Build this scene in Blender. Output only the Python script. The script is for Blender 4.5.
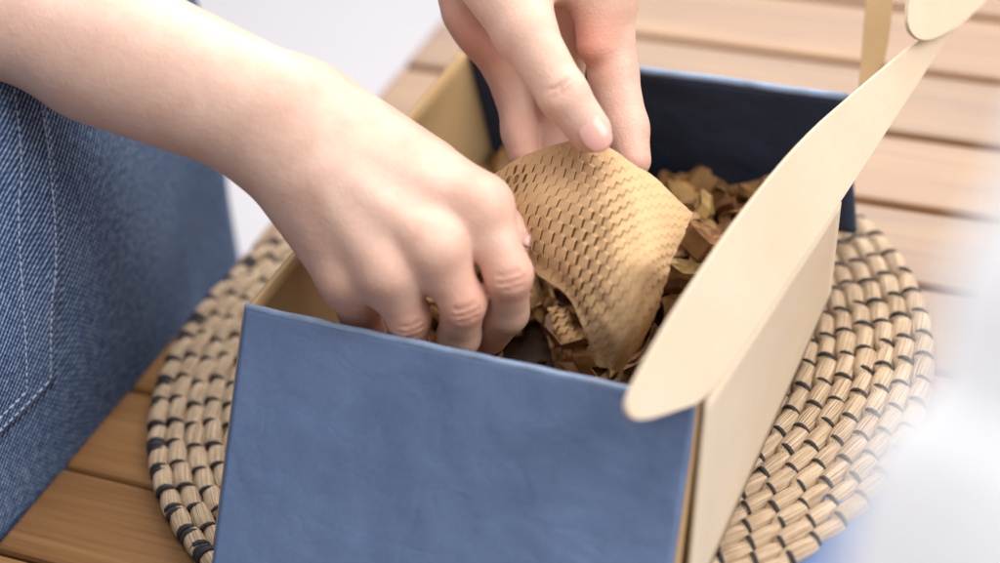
import bpy, bmesh, math, random
import numpy as np
from mathutils import Vector, Matrix, noise

for o in list(bpy.data.objects):
    bpy.data.objects.remove(o, do_unlink=True)
SC = bpy.context.scene
COL = SC.collection
random.seed(7)
RNG = np.random.default_rng(7)

# ------------------------------------------------------------------ camera
CAM = np.array([0.4220, -0.6270, 0.6880])
PITCH, YAW, ROLL, FPX = math.radians(37.11), math.radians(-32.445), math.radians(-10.782), 2452.9
FW = np.array([math.sin(YAW) * math.cos(PITCH), math.cos(YAW) * math.cos(PITCH), -math.sin(PITCH)])
_r0 = np.array([math.cos(YAW), -math.sin(YAW), 0.0])
_u0 = np.cross(_r0, FW)
RT = math.cos(ROLL) * _r0 + math.sin(ROLL) * _u0
UP = -math.sin(ROLL) * _r0 + math.cos(ROLL) * _u0
cam_data = bpy.data.cameras.new('camera')
cam = bpy.data.objects.new('camera', cam_data)
COL.objects.link(cam)
m = Matrix.Identity(4)
for i in range(3):
    m[i][0], m[i][1], m[i][2], m[i][3] = RT[i], UP[i], -FW[i], CAM[i]
cam.matrix_world = m
cam_data.sensor_width = 36.0
cam_data.lens = 36.0 * FPX / 1000.0
cam_data.clip_start = 0.02
cam_data.clip_end = 100.0
cam_data.dof.use_dof = True
cam_data.dof.focus_distance = 1.015
cam_data.dof.aperture_fstop = 3.3
SC.camera = cam

# ------------------------------------------------------------------ world, lamps, exposure
world = bpy.data.worlds.new('World')
SC.world = world
world.use_nodes = True
bg = world.node_tree.nodes['Background']
bg.inputs[0].default_value = (0.93, 0.95, 1.0, 1)
bg.inputs[1].default_value = 0.27

def area(name, loc, target, size, power, col):
    l = bpy.data.lights.new(name, 'AREA')
    l.shape = 'RECTANGLE'
    l.size, l.size_y = size
    l.energy = power
    l.color = col
    o = bpy.data.objects.new(name, l)
    COL.objects.link(o)
    o.location = loc
    d = Vector(target) - Vector(loc)
    o.rotation_euler = d.to_track_quat('-Z', 'Y').to_euler()
    return o
area('window_light', (1.75, 0.35, 1.35), (0, 0.05, 0.05), (1.5, 1.5), 40, (1.0, 0.975, 0.95))
area('far_window_light', (-0.35, 2.0, 1.65), (0.05, 0.2, 0.0), (2.2, 1.4), 72, (1.0, 0.97, 0.93))
area('overhead_fill', (0.15, -0.25, 2.1), (0.05, 0.0, 0.05), (1.2, 1.2), 17, (1.0, 0.985, 0.97))  # added fill lamp, brightens the sleeve, front panel and upward faces

SC.view_settings.view_transform = 'Standard'
SC.view_settings.look = 'None'
SC.view_settings.exposure = 0.48
SC.view_settings.gamma = 1.0
SC.view_settings.use_curve_mapping = False

# ------------------------------------------------------------------ helpers
def K(px, py, depth):
    """photo pixel + distance along the view axis -> world point"""
    d = FW + (px - 500) / FPX * RT - (py - 281.5) / FPX * UP
    return CAM + d * depth

def KZ(px, py, z):
    d = FW + (px - 500) / FPX * RT - (py - 281.5) / FPX * UP
    return CAM + d * ((z - CAM[2]) / d[2])

def KX(px, py, x):
    d = FW + (px - 500) / FPX * RT - (py - 281.5) / FPX * UP
    return CAM + d * ((x - CAM[0]) / d[0])

def link(o, parent=None):
    COL.objects.link(o)
    if parent is not None:
        o.parent = parent
    return o

def mesh_obj(name, verts, faces, mat, parent=None, smooth=False, uvs=None):
    me = bpy.data.meshes.new(name)
    me.from_pydata([tuple(map(float, v)) for v in verts], [], [tuple(map(int, f)) for f in faces])
    if smooth:
        me.polygons.foreach_set('use_smooth', [True] * len(me.polygons))
    if uvs is not None:
        uvl = me.uv_layers.new(name='UVMap')
        idx = np.empty(len(me.loops), dtype=np.int32)
        me.loops.foreach_get('vertex_index', idx)
        uvl.data.foreach_set('uv', np.asarray(uvs, dtype=np.float32)[idx].ravel())
    me.update()
    if mat is not None:
        me.materials.append(mat)
    o = bpy.data.objects.new(name, me)
    return link(o, parent)

def empty(name, loc=(0, 0, 0)):
    o = bpy.data.objects.new(name, None)
    o.location = (0, 0, 0)
    o.empty_display_size = 0.02
    return link(o)

def tag(o, label, cat, group=None):
    o['label'] = label
    o['category'] = cat
    if group:
        o['group'] = group
    return o

def solidify(o, t, offset=0.0):
    md = o.modifiers.new('thickness', 'SOLIDIFY')
    md.thickness = t
    md.offset = offset
    return o

def bevel(o, w, seg=2):
    md = o.modifiers.new('bevel', 'BEVEL')
    md.width = w
    md.segments = seg
    md.limit_method = 'ANGLE'
    return o

def grid_faces(nu, nv, close_u=False):
    f = []
    for i in range(nu if close_u else nu - 1):
        for j in range(nv - 1):
            a = i * nv + j
            b = ((i + 1) % nu) * nv + j
            f.append((a, b, b + 1, a + 1))
    return f

def ns(p, s, o=0.0):
    return noise.noise(Vector((p[0] * s + o, p[1] * s + o * 1.7, p[2] * s - o)))

# ------------------------------------------------------------------ node materials
class NT:
    def __init__(self, name):
        self.mat = bpy.data.materials.new(name)
        self.mat.use_nodes = True
        self.t = self.mat.node_tree
        self.b = self.t.nodes['Principled BSDF']
    def n(self, typ, **kw):
        nd = self.t.nodes.new(typ)
        for k, v in kw.items():
            setattr(nd, k, v)
        return nd
    def l(self, a, b):
        self.t.links.new(a, b)
    def val(self, **kw):
        for k, v in kw.items():
            self.b.inputs[k.replace('_', ' ')].default_value = v
    def coord(self, which='Object', scale=(1, 1, 1), rot=(0, 0, 0)):
        c = self.n('ShaderNodeTexCoord')
        mp = self.n('ShaderNodeMapping')
        mp.inputs['Scale'].default_value = scale
        mp.inputs['Rotation'].default_value = rot
        self.l(c.outputs[which], mp.inputs['Vector'])
        return mp.outputs[0]
    def noise(self, vec, scale, detail=4, rough=0.55, dist=0.0):
        nd = self.n('ShaderNodeTexNoise')
        nd.inputs['Scale'].default_value = scale
        nd.inputs['Detail'].default_value = detail
        nd.inputs['Roughness'].default_value = rough
        nd.inputs['Distortion'].default_value = dist
        self.l(vec, nd.inputs['Vector'])
        return nd.outputs['Fac']
    def ramp(self, fac, stops):
        r = self.n('ShaderNodeValToRGB')
        el = r.color_ramp.elements
        while len(el) < len(stops):
            el.new(0.5)
        for e, (p, c) in zip(el, stops):
            e.position = p
            e.color = (*c, 1) if len(c) == 3 else c
        self.l(fac, r.inputs['Fac'])
        return r.outputs['Color']
    def mix(self, fac, a, b, mode='MIX'):
        nd = self.n('ShaderNodeMix', data_type='RGBA', blend_type=mode)
        for sock, v in ((nd.inputs[0], fac), (nd.inputs[6], a), (nd.inputs[7], b)):
            if isinstance(v, (int, float)):
                sock.default_value = v
            elif isinstance(v, tuple):
                sock.default_value = (*v, 1) if len(v) == 3 else v
            else:
                self.l(v, sock)
        return nd.outputs[2]
    def math(self, op, a, b=None):
        nd = self.n('ShaderNodeMath', operation=op)
        for sock, v in zip(nd.inputs, (a, b)):
            if v is None:
                continue
            if isinstance(v, (int, float)):
                sock.default_value = v
            else:
                self.l(v, sock)
        return nd.outputs[0]
    def bump(self, h, strength, dist=0.001, normal=None):
        nd = self.n('ShaderNodeBump')
        nd.inputs['Strength'].default_value = strength
        nd.inputs['Distance'].default_value = dist
        self.l(h, nd.inputs['Height'])
        if normal is not None:
            self.l(normal, nd.inputs['Normal'])
        self.l(nd.outputs[0], self.b.inputs['Normal'])
        return nd.outputs[0]
    def color(self, c):
        self.l(c, self.b.inputs['Base Color'])

def mat_skin():
    m = NT('skin')
    v = m.coord('Object')
    blot = m.noise(v, 45, 6, 0.62)
    at = m.n('ShaderNodeAttribute', attribute_name='ruddy')
    base = m.ramp(blot, [(0.3, (0.62, 0.385, 0.295)), (0.7, (0.73, 0.505, 0.405))])
    c = m.mix(at.outputs['Fac'], base, (0.60, 0.235, 0.165))
    m.color(c)
    m.val(Roughness=0.48, Subsurface_Weight=0.25, Subsurface_Scale=0.006)
    m.b.inputs['Subsurface Radius'].default_value = (1.0, 0.42, 0.24)
    m.b.inputs['Specular IOR Level'].default_value = 0.38
    vo = m.n('ShaderNodeTexVoronoi')
    vo.inputs['Scale'].default_value = 950
    m.l(v, vo.inputs['Vector'])
    wr = m.noise(m.coord('Object', (1, 1, 1)), 330, 4, 0.65)
    h = m.math('ADD', m.math('MULTIPLY', vo.outputs['Distance'], 0.35), wr)
    m.bump(h, 0.4, 0.0007)
    return m.mat

def mat_nail():
    m = NT('nail')
    m.val(Base_Color=(0.74, 0.40, 0.335, 1), Roughness=0.22, Subsurface_Weight=0.25, Subsurface_Scale=0.003)
    return m.mat

def mat_denim():
    m = NT('denim')
    uv = m.coord('UV')
    big = m.noise(uv, 9, 4, 0.6)
    fine = m.noise(uv, 420, 3, 0.7)
    sep = m.n('ShaderNodeSeparateXYZ')
    m.l(uv, sep.inputs[0])
    jit = m.math('MULTIPLY', m.math('SUBTRACT', m.noise(uv, 220, 2, 0.5), 0.5), 2.2)
    s = m.math('SUBTRACT', m.math('MULTIPLY', sep.outputs['X'], 2700.0), m.math('MULTIPLY', sep.outputs['Y'], 2300.0))
    s2 = m.math('ADD', m.math('MULTIPLY', sep.outputs['X'], 2500.0), m.math('MULTIPLY', sep.outputs['Y'], 4300.0))
    tw = m.math('SINE', m.math('ADD', s, jit))
    th = m.math('SINE', m.math('ADD', s2, jit))
    w = m.math('MULTIPLY', tw, m.math('ADD', 0.30, m.math('MULTIPLY', th, 0.16)))
    w = m.math('ADD', w, m.math('MULTIPLY', m.math('SUBTRACT', fine, 0.5), 1.1))
    w = m.math('ADD', w, 0.42)
    w = m.math('ADD', w, m.math('MULTIPLY', m.math('SUBTRACT', big, 0.5), 0.5))
    c = m.ramp(w, [(0.08, (0.016, 0.038, 0.098)), (0.5, (0.068, 0.120, 0.240)), (0.95, (0.38, 0.45, 0.59))])
    m.color(c)
    m.val(Roughness=0.92)
    m.b.inputs['Specular IOR Level'].default_value = 0.15
    m.b.inputs['Sheen Weight'].default_value = 0.0
    m.bump(w, 0.5, 0.0006)
    return m.mat

def mat_plain(name, col, rough=0.6, nscale=None, namp=0.12, bump=0.0, bscale=200):
    m = NT(name)
    v = m.coord('Object')
    a = tuple(c * (1 - namp) for c in col)
    b = tuple(min(1, c * (1 + namp)) for c in col)
    m.color(m.ramp(m.noise(v, nscale or 30, 5, 0.6), [(0.3, a), (0.7, b)]))
    m.val(Roughness=rough)
    if bump:
        m.bump(m.noise(v, bscale, 5, 0.65), bump, 0.001)
    return m.mat

def mat_kraft(name, a, b, rough=0.75):
    m = NT(name)
    v = m.coord('Object')
    fib = m.noise(m.coord('Object', (1, 1, 1)), 900, 3, 0.7)
    big = m.noise(v, 18, 4, 0.55)
    c = m.ramp(big, [(0.25, a), (0.75, b)])
    fl = m.ramp(fib, [(0.35, (0.95, 0.94, 0.93)), (0.65, (1, 1, 1))])
    m.color(m.mix(1.0, c, fl, 'MULTIPLY'))
    m.val(Roughness=rough)
    m.b.inputs['Specular IOR Level'].default_value = 0.25
    m.bump(m.math('ADD', fib, m.math('MULTIPLY', big, 1.5)), 0.25, 0.0005)
    return m.mat

def mat_bluepaper(name, dark, mid, light):
    m = NT(name)
    v = m.coord('Object')
    big = m.noise(v, 16, 5, 0.6, 0.6)
    fine = m.noise(v, 520, 3, 0.7)
    cl = m.n('ShaderNodeTexVoronoi', feature='DISTANCE_TO_EDGE')
    cl.inputs['Scale'].default_value = 26
    wob = m.n('ShaderNodeTexNoise')
    wob.inputs['Scale'].default_value = 20
    m.l(v, wob.inputs['Vector'])
    add = m.n('ShaderNodeVectorMath', operation='MULTIPLY_ADD')
    m.l(wob.outputs['Color'], add.inputs[0])
    add.inputs[1].default_value = (0.06, 0.06, 0.06)
    m.l(v, add.inputs[2])
    m.l(add.outputs[0], cl.inputs['Vector'])
    c = m.ramp(big, [(0.25, dark), (0.5, mid), (0.8, light)])
    c = m.mix(1.0, c, m.ramp(fine, [(0.3, (0.86, 0.88, 0.92)), (0.7, (1, 1, 1))]), 'MULTIPLY')
    m.color(c)
    m.val(Roughness=0.62)
    m.b.inputs['Specular IOR Level'].default_value = 0.35
    cr = m.ramp(cl.outputs['Distance'], [(0.0, (0, 0, 0)), (0.22, (1, 1, 1))])
    r1 = m.math('ABSOLUTE', m.math('SUBTRACT', m.noise(v, 17, 2, 0.5, 0.5), 0.5))
    r2 = m.math('ABSOLUTE', m.math('SUBTRACT', m.noise(m.coord('Object', (1, 1.6, 1), (0.4, 0.9, 0.3)), 40, 2, 0.5, 0.4), 0.5))
    h = m.math('ADD', m.math('MULTIPLY', r1, 3.2), m.math('MULTIPLY', r2, 1.3))
    h = m.math('ADD', h, m.math('MULTIPLY', cr, 0.12))
    h = m.math('ADD', h, m.math('MULTIPLY', fine, 0.06))
    m.bump(h, 0.46, 0.0018)
    return m.mat

def mat_wood():
    m = NT('table_wood')
    oi = m.n('ShaderNodeObjectInfo')
    c = m.n('ShaderNodeTexCoord')
    add = m.n('ShaderNodeVectorMath', operation='MULTIPLY_ADD')
    m.l(oi.outputs['Random'], add.inputs[0])
    add.inputs[1].default_value = (7.3, 3.1, 5.7)
    m.l(c.outputs['Object'], add.inputs[2])
    mp = m.n('ShaderNodeMapping')
    mp.inputs['Scale'].default_value = (1.6, 28, 28)
    m.l(add.outputs[0], mp.inputs['Vector'])
    g = m.noise(mp.outputs[0], 1.6, 7, 0.6, 0.8)
    mp2 = m.n('ShaderNodeMapping')
    mp2.inputs['Scale'].default_value = (9, 420, 420)
    m.l(add.outputs[0], mp2.inputs['Vector'])
    pore = m.noise(mp2.outputs[0], 1.0, 3, 0.6)
    col = m.ramp(g, [(0.25, (0.155, 0.070, 0.024)), (0.5, (0.235, 0.116, 0.044)), (0.75, (0.32, 0.178, 0.074))])
    col = m.mix(0.55, col, m.ramp(pore, [(0.32, (0.55, 0.48, 0.42)), (0.52, (1, 1, 1))]), 'MULTIPLY')
    tint = m.ramp(oi.outputs['Random'], [(0.0, (0.8, 0.77, 0.74)), (0.5, (0.95, 0.95, 0.93)), (1.0, (1.1, 1.1, 1.1))])
    m.color(m.mix(1.0, col, tint, 'MULTIPLY'))
    m.val(Roughness=0.36)
    m.b.inputs['Specular IOR Level'].default_value = 0.4
    m.bump(m.math('ADD', m.math('MULTIPLY', pore, 0.5), g), 0.12, 0.0008)
    return m.mat

def mat_straw():
    m = NT('straw')
    uv = m.coord('UV', (8, 42, 1))
    uv2 = m.coord('UV', (45, 9, 1))
    fib = m.noise(uv, 1.0, 4, 0.6, 0.25)
    lng = m.noise(uv2, 1.0, 3, 0.6)
    big = m.noise(m.coord('Object'), 22, 3, 0.5)
    oi = m.n('ShaderNodeObjectInfo')
    c = m.ramp(fib, [(0.28, (0.10, 0.055, 0.03)), (0.41, (0.36, 0.25, 0.155)), (0.54, (0.58, 0.45, 0.315)), (0.75, (0.72, 0.60, 0.46))])
    c = m.mix(0.6, c, m.ramp(lng, [(0.3, (0.74, 0.66, 0.58)), (0.65, (1.08, 1.05, 1.0))]), 'MULTIPLY')
    c = m.mix(0.5, c, m.ramp(big, [(0.3, (0.78, 0.70, 0.62)), (0.7, (1.08, 1.06, 1.04))]), 'MULTIPLY')
    m.color(c)
    m.val(Roughness=0.5)
    m.b.inputs['Specular IOR Level'].default_value = 0.45
    m.bump(fib, 0.85, 0.0011)
    return m.mat

def mat_chip(name, a, b):
    m = NT(name)
    oi = m.n('ShaderNodeObjectInfo')
    v = m.coord('Object')
    n = m.noise(v, 140, 5, 0.65)
    c = m.ramp(n, [(0.28, a), (0.72, b)])
    tint = m.ramp(oi.outputs['Random'], [(0.0, (0.45, 0.30, 0.22)), (0.3, (0.9, 0.72, 0.55)), (0.6, (1.05, 1.0, 0.85)), (0.85, (1.1, 1.2, 0.9)), (1.0, (1.5, 1.4, 1.2))])
    m.color(m.mix(1.0, c, tint, 'MULTIPLY'))
    m.val(Roughness=0.68)
    m.bump(m.noise(v, 420, 4, 0.7), 0.5, 0.0008)
    return m.mat

M_SKIN, M_NAIL, M_DENIM = mat_skin(), mat_nail(), mat_denim()
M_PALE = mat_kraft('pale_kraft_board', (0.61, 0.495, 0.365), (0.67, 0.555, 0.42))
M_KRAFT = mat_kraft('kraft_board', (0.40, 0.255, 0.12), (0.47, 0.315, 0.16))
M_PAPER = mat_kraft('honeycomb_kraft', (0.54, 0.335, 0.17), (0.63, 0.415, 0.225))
M_PAPERSHADE = mat_kraft('honeycomb_kraft_shade', (0.33, 0.185, 0.075), (0.40, 0.235, 0.10))  # darker copy of the paper colour, shade painted in for slits and hollow
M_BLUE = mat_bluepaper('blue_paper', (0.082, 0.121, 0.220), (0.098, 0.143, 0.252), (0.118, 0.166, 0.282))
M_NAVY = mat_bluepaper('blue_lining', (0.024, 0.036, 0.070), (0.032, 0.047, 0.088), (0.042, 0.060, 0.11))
M_RIM = mat_plain('worn_blue_edge', (0.21, 0.28, 0.41), 0.7, 60, 0.25)
M_WOOD, M_STRAW = mat_wood(), mat_straw()
M_THREAD = mat_plain('black_thread', (0.018, 0.016, 0.018), 0.7, 300, 0.4, 0.4, 900)
M_STITCH = mat_plain('pale_thread', (0.34, 0.40, 0.52), 0.85, 300, 0.2)
M_CHIP = mat_chip('dried_chip', (0.15, 0.075, 0.025), (0.36, 0.215, 0.085))
M_FLOOR = mat_plain('floor', (0.51, 0.495, 0.525), 0.5, 3, 0.03)
def mat_cotton():
    m = NT('white_cotton')
    v = m.coord('Object')
    c = m.ramp(m.noise(v, 30, 4, 0.6), [(0.3, (0.93, 0.94, 0.96)), (0.7, (0.95, 0.96, 0.98))])
    m.color(c)
    m.val(Roughness=0.9)
    tr = m.n('ShaderNodeBsdfTranslucent')
    m.l(c, tr.inputs['Color'])
    mx = m.n('ShaderNodeMixShader')
    mx.inputs[0].default_value = 0.55
    m.l(m.b.outputs[0], mx.inputs[1]); m.l(tr.outputs[0], mx.inputs[2])
    m.l(mx.outputs[0], m.t.nodes['Material Output'].inputs['Surface'])
    return m.mat
M_WHITE = mat_cotton()
M_BED_SHADE = mat_plain('shade_dark_chips', (0.055, 0.027, 0.011), 0.8, 200, 0.5, 0.6, 300)  # chip brown taken extra dark, shade of the hollow painted in
M_BLUECLOTH = mat_plain('blue_cotton', (0.085, 0.145, 0.31), 0.9, 60, 0.18, 0.3, 600)

# ------------------------------------------------------------------ setting: floor
fl = mesh_obj('floor', [(-12, -12, -0.74), (12, -12, -0.74), (12, 12, -0.74), (-12, 12, -0.74)], [(0, 1, 2, 3)], M_FLOOR)
fl['kind'] = 'structure'

# ------------------------------------------------------------------ slatted table
TABLE = tag(empty('slatted_table'), 'warm brown wooden table of parallel slats under the round woven mat', 'table')
PITCHY = 0.0545
def box_data(x0, x1, y0, y1, z0, z1):
    v = [(x, y, z) for z in (z0, z1) for y in (y0, y1) for x in (x0, x1)]
    f = [(0, 2, 3, 1), (4, 5, 7, 6), (0, 1, 5, 4), (2, 6, 7, 3), (0, 4, 6, 2), (1, 3, 7, 5)]
    return v, f
def slat_mesh():
    # rounded top edges and eased ends, long axis x
    w, t, r = PITCHY / 2 - 0.0009, 0.018, 0.0026
    prof = [(-w, -t), (-w, -r), (-w + r * 0.3, -r * 0.3), (-w + r, 0), (w - r, 0), (w - r * 0.3, -r * 0.3), (w, -r), (w, -t)]
    v, f = [], []
    xs = [(0.0, -0.0022), (0.0008, -0.0007), (0.0025, 0.0), (0.45, 0.0), (0.8975, 0), (0.8992, -0.0007), (0.9, -0.0022)]
    for x, dz in xs:
        for (y, z) in prof:
            v.append((x, y, z if z == -t else z + dz))
    n = len(prof)
    for i in range(len(xs) - 1):
        for j in range(n):
            f.append((i * n + j, i * n + (j + 1) % n, (i + 1) * n + (j + 1) % n, (i + 1) * n + j))
    f.append(tuple(range(n))[::-1])
    f.append(tuple((len(xs) - 1) * n + j for j in range(n)))
    return v, f
sv, sf = slat_mesh()
slat0 = None
for i in range(-8, 12):
    y = -0.0305 + PITCHY * (i + 0.5)
    if slat0 is None:
        slat0 = mesh_obj('slat', sv, sf, M_WOOD, TABLE)
        o = slat0
    else:
        o = link(slat0.copy(), TABLE)
    o.location = (-0.2, y, RNG.uniform(-0.0006, 0.0))
for x in (-0.14, 0.25, 0.64):
    v, f = box_data(x - 0.02, x + 0.02, -0.46, 0.61, -0.05, -0.0185)
    mesh_obj('cross_rail', v, f, M_WOOD, TABLE)
for x in (-0.15, 0.65):
    for y in (-0.42, 0.57):
        v, f = box_data(x - 0.022, x + 0.022, y - 0.022, y + 0.022, -0.739, -0.0505)
        mesh_obj('leg', v, f, M_WOOD, TABLE)

# ------------------------------------------------------------------ round woven mat
MAT = tag(empty('woven_mat'), 'round coiled straw placemat bound with black thread under the blue box', 'placemat')
MC = np.array([-0.02, 0.083])
NC = 21
CW = 0.173 / NC
def coil(k):
    R = CW * (k + 0.5)
    nst = max(5, int(round(2 * math.pi * R / 0.0150)))
    ph = 0.5 * (k % 2) * 0 + k * 0.37
    sub = 6
    nu, nv = nst * sub, 12
    v, uv = [], []
    hw, hh = CW * 0.56, 0.0046
    jit = RNG.uniform(-0.12, 0.12, nst)
    for i in range(nu + 1):
        s = i / sub
        seg = int(s) % nst
        fr = s - int(s)
        a = (s + ph) / nst * 2 * math.pi
        # pinched under each binding stitch, swelling between, leaning outward along the segment
        bul = 0.78 + 0.27 * math.sin(math.pi * fr) ** 0.7 + 0.05 * ns((seg * 1.7, k * 2.1, 0), 1.0)
        lean = (fr - 0.5) * CW * 0.36
        for j in range(nv):
            t = 2 * math.pi * j / nv
            rr = R + math.cos(t) * hw * bul + lean * (0.5 + 0.5 * math.sin(t))
            z = 0.0046 + math.sin(t) * hh * bul + 0.0006 * (0.5 - fr) * (math.sin(t) > 0) + 0.0006 * math.sin(seg * 2.3 + k) * (math.sin(t) > 0)
            v.append((MC[0] + rr * math.cos(a), MC[1] + rr * math.sin(a), max(z, 0.0002)))
            uv.append((s * 0.05 + k * 0.77 + seg * 0.31, j / nv))
    f = []
    for i in range(nu):
        for j in range(nv):
            j2 = (j + 1) % nv
            f.append((i * nv + j, (i + 1) * nv + j, (i + 1) * nv + j2, i * nv + j2))
    o = mesh_obj('coil', v, f, M_STRAW, MAT, True, uv)
    # binding thread
    sv, sfc = [], []
    outer = k == NC - 1
    for q in range(nst):
        ang = ((q + ph) / nst) % 1.0
        heavy = outer and 0.42 < ang < 0.80
        reps = (-0.12, 0.12) if (heavy and q % 3 != 1) else (0.0,)
        if heavy and q % 5 == 0:
            reps = (-0.2, 0.0, 0.19)
        for rp in reps:
            a0 = (q + rp + ph + jit[q] * 0.5) / nst * 2 * math.pi
            rad = 0.00072 * RNG.uniform(0.85, 1.3) * (1.5 if heavy else 1.0)
            nb, ncs = 9, 6
            base = len(sv)
            slope = 0.0042 / max(R, 0.01)
            for b in range(nb):
                t = math.radians(-12 + 204 * b / (nb - 1))   # from the outer valley over the top to the inner valley
                if outer:
                    t = math.radians(-70 + 262 * b / (nb - 1))
                rr = R + math.cos(t) * (hw * 0.90)
                z = 0.0046 + math.sin(t) * (hh * 0.90 + 0.0004)
                aa = a0 + slope * (0.5 - b / (nb - 1)) * -1
                c, s_ = math.cos(aa), math.sin(aa)
                for e in range(ncs):
                    p = 2 * math.pi * e / ncs
                    nr, nt = math.cos(p) * rad * 0.75, math.sin(p) * rad * 1.25
                    r2 = rr + math.cos(t) * nr
                    z2 = z + math.sin(t) * nr
                    sv.append((MC[0] + r2 * c - nt * s_, MC[1] + r2 * s_ + nt * c, max(z2, 0.0003)))
            for b in range(nb - 1):
                for e in range(ncs):
                    e2 = (e + 1) % ncs
                    sfc.append((base + b * ncs + e, base + b * ncs + e2, base + (b + 1) * ncs + e2, base + (b + 1) * ncs + e))
    mesh_obj('binding_thread', sv, sfc, M_THREAD, o, True)
for k in range(NC):
    coil(k)

# ------------------------------------------------------------------ cardboard box
BOX = tag(empty('cardboard_box'), 'open blue paper-covered cardboard box with pale kraft flaps on the woven mat', 'box')
H = 0.0865
FLZ = 0.0115
def sheet(name, P00, P10, P01, P11, nu, nv, mat, parent, thick, amp=0.0, seed=0.0, edge_free=False, off=0.0):
    """bilinear sheet of board, u from P00 to P10, v from P00 to P01, gently buckled"""
    P00, P10, P01, P11 = [np.array(p, float) for p in (P00, P10, P01, P11)]
    n = np.cross(P10 - P00, P01 - P00)
    n /= np.linalg.norm(n)
    v, uv = [], []
    for i in range(nu):
        u = i / (nu - 1)
        for j in range(nv):
            w = j / (nv - 1)
            p = (1 - u) * (1 - w) * P00 + u * (1 - w) * P10 + (1 - u) * w * P01 + u * w * P11
            e = 1.0 if edge_free else min(1.0, 6 * min(u, 1 - u)) * min(1, 6 * min(w, 1 - w))
            d = amp * e * (ns(p, 24, seed) + 0.5 * ns(p, 60, seed + 3) + 0.5 * abs(ns(p, 75, seed + 5)) + 0.8 * abs(ns(p, 34, seed + 9)))
            v.append(p + n * d)
            uv.append((u, w))
    o = mesh_obj(name, v, grid_faces(nu, nv), mat, parent, True, uv)
    solidify(o, thick, off)
    return o
W2 = 0.0995
# bottom, left wall (kraft inside)
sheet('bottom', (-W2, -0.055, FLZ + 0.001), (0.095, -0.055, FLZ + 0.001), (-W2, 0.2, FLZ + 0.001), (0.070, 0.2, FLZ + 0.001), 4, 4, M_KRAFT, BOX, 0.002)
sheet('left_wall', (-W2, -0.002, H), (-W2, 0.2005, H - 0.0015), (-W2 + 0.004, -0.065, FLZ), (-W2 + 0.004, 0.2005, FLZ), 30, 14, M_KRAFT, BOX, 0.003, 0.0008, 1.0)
# back panel: blue both sides
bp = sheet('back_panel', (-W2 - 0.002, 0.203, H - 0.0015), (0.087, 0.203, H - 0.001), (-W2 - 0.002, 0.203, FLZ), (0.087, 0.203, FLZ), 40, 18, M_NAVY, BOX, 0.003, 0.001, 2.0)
def rod(name, pts, r, mat, parent, n=6, flat=1.0):
    v, f = [], []
    pts = [np.array(p, float) for p in pts]
    for i, p in enumerate(pts):
        t = pts[min(i + 1, len(pts) - 1)] - pts[max(i - 1, 0)]
        t /= np.linalg.norm(t)
        a = np.cross(t, (0, 0, 1.0))
        if np.linalg.norm(a) < 1e-4:
            a = np.cross(t, (1.0, 0, 0))
        a /= np.linalg.norm(a)
        b = np.cross(a, t)
        for e in range(n):
            th = 2 * math.pi * e / n
            v.append(p + a * math.cos(th) * r + b * math.sin(th) * r * flat)
    for i in range(len(pts) - 1):
        for e in range(n):
            f.append((i * n + e, i * n + (e + 1) % n, (i + 1) * n + (e + 1) % n, (i + 1) * n + e))
    f.append(tuple(range(n))[::-1])
    f.append(tuple((len(pts) - 1) * n + e for e in range(n)))
    return mesh_obj(name, v, f, mat, parent, True)
rod('folded_rim', [(-W2 - 0.002 + i * (0.189 / 12), 0.203, H - 0.0012 + 0.0003 * math.sin(i * 1.7)) for i in range(13)], 0.0019, M_RIM, bp, 8)
# sloping blue front panel
F00 = np.array([-W2 - 0.001, 0.0, H]); F10 = np.array([W2 + 0.0005, -0.001, H - 0.004])
F01 = KZ(210, 590, FLZ + 0.001); F11 = KZ(656, 676, FLZ + 0.001)
fp = sheet('front_panel', F00, F10, F01, F11, 90, 48, M_BLUE, BOX, 0.0028, 0.0009, 3.0)
rod('folded_rim', [F00 + (F10 - F00) * i / 24 + np.array([0, 0.0002, 0.0004 + 0.00025 * math.sin(i * 2.1)]) for i in range(25)], 0.0017, M_RIM, fp, 8)

def poly_sheet(name, poly, mat, parent, thick, bend=None, cuts=5):
    """flat outline (world points) filled, cut up and optionally bent, with board thickness"""
    for _ in range(2):      # round the cut corners a little
        q = []
        for a, b in zip(poly, poly[1:] + poly[:1]):
            a, b = np.asarray(a), np.asarray(b)
            q += [a * 0.78 + b * 0.22, a * 0.22 + b * 0.78]
        poly = q
    bm = bmesh.new()
    vs = [bm.verts.new(p) for p in poly]
    bm.faces.new(vs)
    bmesh.ops.triangulate(bm, faces=bm.faces[:])
    for _ in range(cuts):
        long_e = [e for e in bm.edges if e.calc_length() > 0.012]
        if not long_e:
            break
        bmesh.ops.subdivide_edges(bm, edges=long_e, cuts=1)
        bmesh.ops.triangulate(bm, faces=bm.faces[:])
    if bend:
        for v in bm.verts:
            v.co += Vector(bend(v.co))
    bmesh.ops.recalc_face_normals(bm, faces=bm.faces[:])
    me = bpy.data.meshes.new(name)
    bm.to_mesh(me)
    bm.free()
    me.materials.append(mat)
    o = link(bpy.data.objects.new(name, me), parent)
    solidify(o, thick, 0.0)
    return o
# right wall: pale kraft, leaning outwards at the top, ends short of the back panel
A_ = np.array([0.1035, 0.0005, H - 0.001]); B_ = np.array([0.1096, 0.131, 0.0855])
C_ = np.array([0.090, 0.1575, FLZ]); D_ = np.array([0.1035, -0.013, FLZ]); E_ = np.array([0.1045, -0.0430, FLZ])
rw = sheet('right_wall', A_, B_, E_, C_, 24, 14, M_PALE, BOX, 0.0022, 0.0004, 4.0)
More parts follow.
